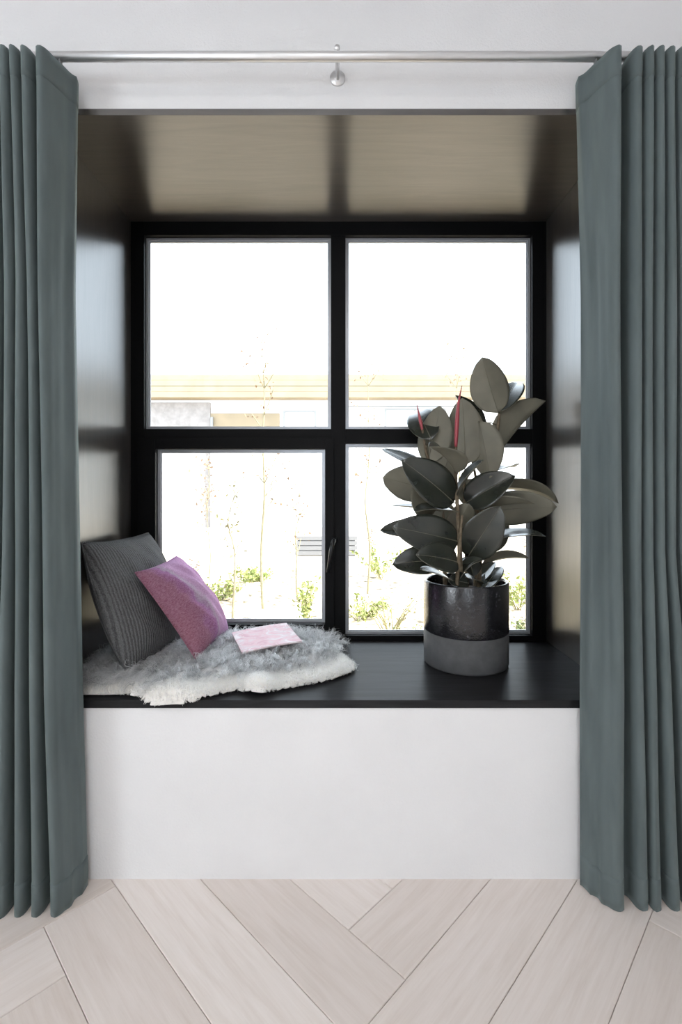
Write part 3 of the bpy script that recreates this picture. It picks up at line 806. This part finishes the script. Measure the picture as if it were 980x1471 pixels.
# right side
leaf((672, 800, 1.76), (719, 727, 1.66), 0.126, 355, 16, 0.04)
leaf((690, 790, 1.865), (724, 735, 1.90), 0.120, 185, 12, 0.05)
leaf((668, 723, 1.80), (740, 684, 1.72), 0.112, 20, 16, 0.05, 0.0, 25)
leaf((657, 712, 1.73), (695, 661, 1.66), 0.09, 78, 18, 0.05)
leaf((697, 705, 1.81), (802, 716, 1.82), 0.105, 112, 12, 0.10, 0.15)
leaf((694, 736, 1.81), (800, 728, 1.74), 0.120, 160, 8, 0.05)
leaf((688, 734, 1.81), (769, 724, 1.70), 0.10, 104, 20, 0.06, 0.0)
leaf((697, 774, 1.81), (784, 767, 1.74), 0.100, 73, 8, 0.04, 0.1)
leaf((692, 812, 1.81), (760, 802, 1.78), 0.090, 108, 12, 0.10)
leaf((693, 848, 1.79), (721, 814, 1.86), 0.075, 45, 8, 0.02)
leaf((689, 835, 1.86), (712, 808, 1.86), 0.075, 50, 14, 0.05)
leaf((662, 832, 1.74), (691, 801, 1.69), 0.07, 62, 24, 0.10, 0.3)
leaf((690, 838, 1.80), (668, 829, 1.72), 0.055, 80, 14, 0.05)
leaf((709, 678, 1.81), (738, 671, 1.90), 0.11, 80, 14, 0.03)
leaf((680, 745, 1.87), (700, 705, 1.90), 0.10, 175, 14, 0.05)
leaf((672, 800, 1.79), (680, 828, 1.74), 0.07, 30, 12, 0.05)

# ------------------------------------------------------------------ outside
tag(wall_mesh('ground', [(-40, 40, WB, 60, -0.32, -0.02)], M['ground']), kind='structure')
bm = bmesh.new(); nx_, ny_ = 60, 24
X = np.linspace(-8, 8, nx_); Y = np.linspace(2.6, 7.4, ny_)
vs = [[bm.verts.new((x, y, 0.0+0.05*math.sin(2.1*x+1.3*y)*math.sin(3*y)+0.03*rnd.random()-(0.05 if j in (0, ny_-1) else 0))) for j, y in enumerate(Y)] for x in X]
for i in range(nx_-1):
    for j in range(ny_-1): bm.faces.new((vs[i][j], vs[i+1][j], vs[i+1][j+1], vs[i][j+1]))
tag(from_bm('planting_bed', bm, M['bed'], None, True), kind='structure')

HY = 16.0
def hx(px): return (px-CX)*HY/F
def hz(py): return CH-(py-CY)*HY/F
house = empty('house', (0, HY, 0)); tag(house, 'pale house with a flat timber edged roof across the garden', 'building')
box('wall', -22, 22, HY, HY+8, -0.1, hz(575), M['render'], house)
for k in range(4):                                        # fascia boards
    a = hz(575)+(hz(543)-hz(575))*k/4; b2 = hz(575)+(hz(543)-hz(575))*(k+1)/4
    box('fascia_board', -22.4, 22.4, HY-0.5+0.012*(k % 2), HY+8.4, a+0.004, b2-0.004, M['fascia'], house)
box('roof', -22.5, 22.5, HY-0.4, HY+8.5, hz(543)-0.004, hz(541), M['render'], house)
box('brick_panel', hx(80), hx(303), HY-0.09, HY, -0.1, hz(579), M['pbrick'], house)
box('cladding_panel', hx(303), hx(402), HY-0.06, HY, hz(614), hz(594), M['fascia'], house)
box('downpipe', hx(304), hx(307.5), HY-0.16, HY-0.085, -0.1, hz(600), M['lgrey'], house)
def far_window(x0, x1, z0, z1, bars):
    wn = empty('window'); wn.parent = house; wn.location = (0, 0, 0); t = 0.07
    bm = bmesh.new()
    for q in ((x0, x0+t, z0, z1), (x1-t, x1, z0, z1), (x0+t, x1-t, z1-t, z1), (x0+t, x1-t, z0, z0+t)): bm_box(bm, q[0], q[1], HY-0.10, HY+0.02, q[2], q[3])
    for k in range(1, bars): xx = x0+(x1-x0)*k/bars; bm_box(bm, xx-0.03, xx+0.03, HY-0.095, HY+0.02, z0+t, z1-t)
    from_bm('frame', bm, M['lgrey'], wn)
    box('pane', x0+t, x1-t, HY-0.05, HY-0.04, z0+t, z1-t, M['bglass'], wn)
far_window(hx(407), hx(455), hz(712), hz(590), 1)
far_window(hx(552), hx(640), hz(716), hz(587), 2)
far_window(hx(690), hx(790), hz(716), hz(640), 2)
far_window(hx(335), hx(392), hz(722), hz(686), 2)
box('string_course', hx(490), hx(800), HY-0.05, HY, hz(584.5), hz(583), M['lgrey'], house)

pl_ = empty('planter', (-0.3, 8.9, 0)); tag(pl_, 'low dark slatted planter box out in the garden', 'planter')
box('box', -0.80, 0.26, 8.92, 9.3, -0.03, 0.30, M['dgrey'], pl_)
for k in range(4): box('slat', -0.84, 0.30, 8.88, 8.925, 0.0+0.09*k, 0.075+0.09*k, M['dgrey'], pl_)

def leaves_mesh(name, centers, size, m, parent, r3):
    v = []; f = []
    for c in centers:
        a = Vector((r3.gauss(0, 1), r3.gauss(0, 1), r3.gauss(0, 1))).normalized(); b = a.cross(Vector((r3.gauss(0, 1), r3.gauss(0, 1), r3.gauss(0, 1)))).normalized()
        s = size*r3.uniform(0.6, 1.25); k = len(v)
        n = a.cross(b)*0.15*s
        v += [c-a*s, c+b*s*0.5+n, c+a*s, c-b*s*0.5+n]; f += [(k, k+1, k+2), (k, k+2, k+3)]
    return tag(from_data(name, v, f, m, parent), kind='stuff')
def young_tree(x, y, h, lab, seed, m, nl=160, crown=0.45, r=0.012):
    r3 = random.Random(seed); t = empty('young_tree', (x, y, 0)); tag(t, lab, 'tree', 'young trees in the garden bed')
    pts = spline([(x, y, -0.05)]+[(x+r3.uniform(-0.03, 0.03), y+r3.uniform(-0.03, 0.03), h*k/5) for k in range(1, 6)], 4); n = len(pts)
    tube('trunk', pts, [r*(1-0.8*i/n) for i in range(n)], M['bark'], t, 8)
    cs = []
    for k in range(14):
        i = int(n*r3.uniform(0.35, 0.97)); a = r3.uniform(0, 6.28); l = crown*r3.uniform(0.4, 1)*(1.2-0.7*i/n)
        e = pts[min(i, n-1)]+Vector((math.cos(a)*l*0.6, math.sin(a)*l*0.6, l*0.8))
        tube('branch', spline([pts[min(i, n-1)], pts[min(i, n-1)]*0.5+e*0.5+Vector((0, 0, -0.04*l)), e], 3), [0.3*r]*6+[0.1*r], M['bark'], t, 5)
        for q in range(nl//14):
            w_ = r3.uniform(0.3, 1); cs.append(pts[min(i, n-1)].lerp(e, w_)+Vector((r3.gauss(0, 0.05), r3.gauss(0, 0.05), r3.gauss(0, 0.05))))
    leaves_mesh('foliage', cs, 0.022, m, t, r3)
def gx_(px, Y): return (px-CX)*Y/F
young_tree(gx_(378, 4.9), 4.9, 2.75, 'slim young tree with thin bare stem seen through the opening sash', 1, M['lf3'], 120, 0.5, 0.017)
young_tree(gx_(528, 5.6), 5.6, 2.6, 'slim young tree with low branches between the mullion and rubber plant', 2, M['lf3'], 140, 0.5, 0.014)
young_tree(gx_(660, 6.2), 6.2, 2.9, 'slim young tree rising behind the rubber plant outside', 3, M['lf3'], 150, 0.5, 0.014)
young_tree(gx_(428, 5.2), 5.2, 1.2, 'knee-high sapling with pale stem beside the dark planter', 4, M['lf3'], 90, 0.25, 0.012)
young_tree(gx_(333, 3.9), 3.9, 1.15, 'short pale sapling by the pink cushion outside the glass', 5, M['grass'], 80, 0.22, 0.012)
young_tree(gx_(300, 6.5), 6.5, 1.5, 'short rusty leafed sapling between the cushions and the slim bare tree', 6, M['lf3'], 150, 0.35, 0.01)
def shrub(x, y, h, w_, m, lab, seed, nl=170, size=0.018, nst=9):
    r3 = random.Random(seed); t = empty('shrub', (x, y, 0)); tag(t, lab, 'shrub', 'low shrubs in the garden bed')
    bm = bmesh.new(); cs = []
    for k in range(nst):
        a = r3.uniform(0, 6.28); e = Vector((x+math.cos(a)*w_*r3.uniform(0.2, 1), y+math.sin(a)*w_*r3.uniform(0.2, 1), h*r3.uniform(0.6, 1)))
        p0 = Vector((x+r3.uniform(-0.03, 0.03), y+r3.uniform(-0.03, 0.03), -0.04)); pm = p0*0.5+e*0.5+Vector((0, 0, 0.1*h))
        bm_tube(bm, spline([p0, pm, e], 3), [0.004, 0.004, 0.004, 0.003, 0.003, 0.002, 0.001], 5)
        for q in range(nl//nst):
            s = r3.uniform(0.3, 1.05); cs.append(p0.lerp(pm, s*2) if s < 0.5 else pm.lerp(e, s*2-1))
            cs[-1] = cs[-1]+Vector((r3.gauss(0, 0.025), r3.gauss(0, 0.025), r3.gauss(0, 0.025)))
    from_bm('stems', bm, M['grass'], t, True)
    leaves_mesh('foliage', cs, size, m, t, r3)
shrub(gx_(440, 4.2), 4.2, 0.42, 0.20, M['lf1'], 'bright green leafy shrub near the window mullion', 31, 260, 0.022)
shrub(gx_(315, 5.2), 5.2, 0.22, 0.35, M['lf1'], 'spreading yellow green shrub beyond the pink cushion', 32, 420, 0.026)
shrub(gx_(362, 6.1), 6.1, 0.22, 0.35, M['lf1'], 'low yellow green shrub behind the slim bare tree', 33, 380, 0.028)
shrub(gx_(560, 3.9), 3.9, 0.35, 0.30, M['grass'], 'tall dry grassy shrub between the mullion and plant pot', 34, 120, 0.014, 16)
shrub(gx_(595, 3.6), 3.6, 0.14, 0.16, M['lf2'], 'dark green ground shrub touching the pot outline outside', 35, 200)
shrub(gx_(745, 3.7), 3.7, 0.20, 0.20, M['lf2'], 'dark green ground shrub between pot and window edge', 36, 260)
shrub(gx_(745, 4.8), 4.8, 0.32, 0.35, M['lf1'], 'pale green shrub between pot and window edge', 37, 380, 0.024)
shrub(gx_(545, 6.4), 6.4, 0.45, 0.40, M['lf1'], 'pale green shrub under the low branched young tree', 38, 420, 0.026)
shrub(gx_(520, 4.4), 4.4, 0.22, 0.30, M['lf1'], 'low bright shrub hugging the mullion on the plant pot side', 39, 320, 0.022)
shrub(gx_(262, 5.6), 5.6, 0.40, 0.30, M['lf3'], 'rusty dry shrub behind the grey cushion outside', 40, 160)
shrub(gx_(535, 7.2), 7.2, 0.75, 0.35, M['lf3'], 'rusty brown bush in front of the dark planter', 41, 220)
shrub(gx_(765, 6.4), 6.4, 0.75, 0.35, M['lf3'], 'rusty brown bush by the window edge under the rubber plant leaves', 42, 220)
shrub(gx_(392, 3.5), 3.5, 0.18, 0.30, M['lf1'], 'sparse low shrub beyond the magazine', 43, 240, 0.020)
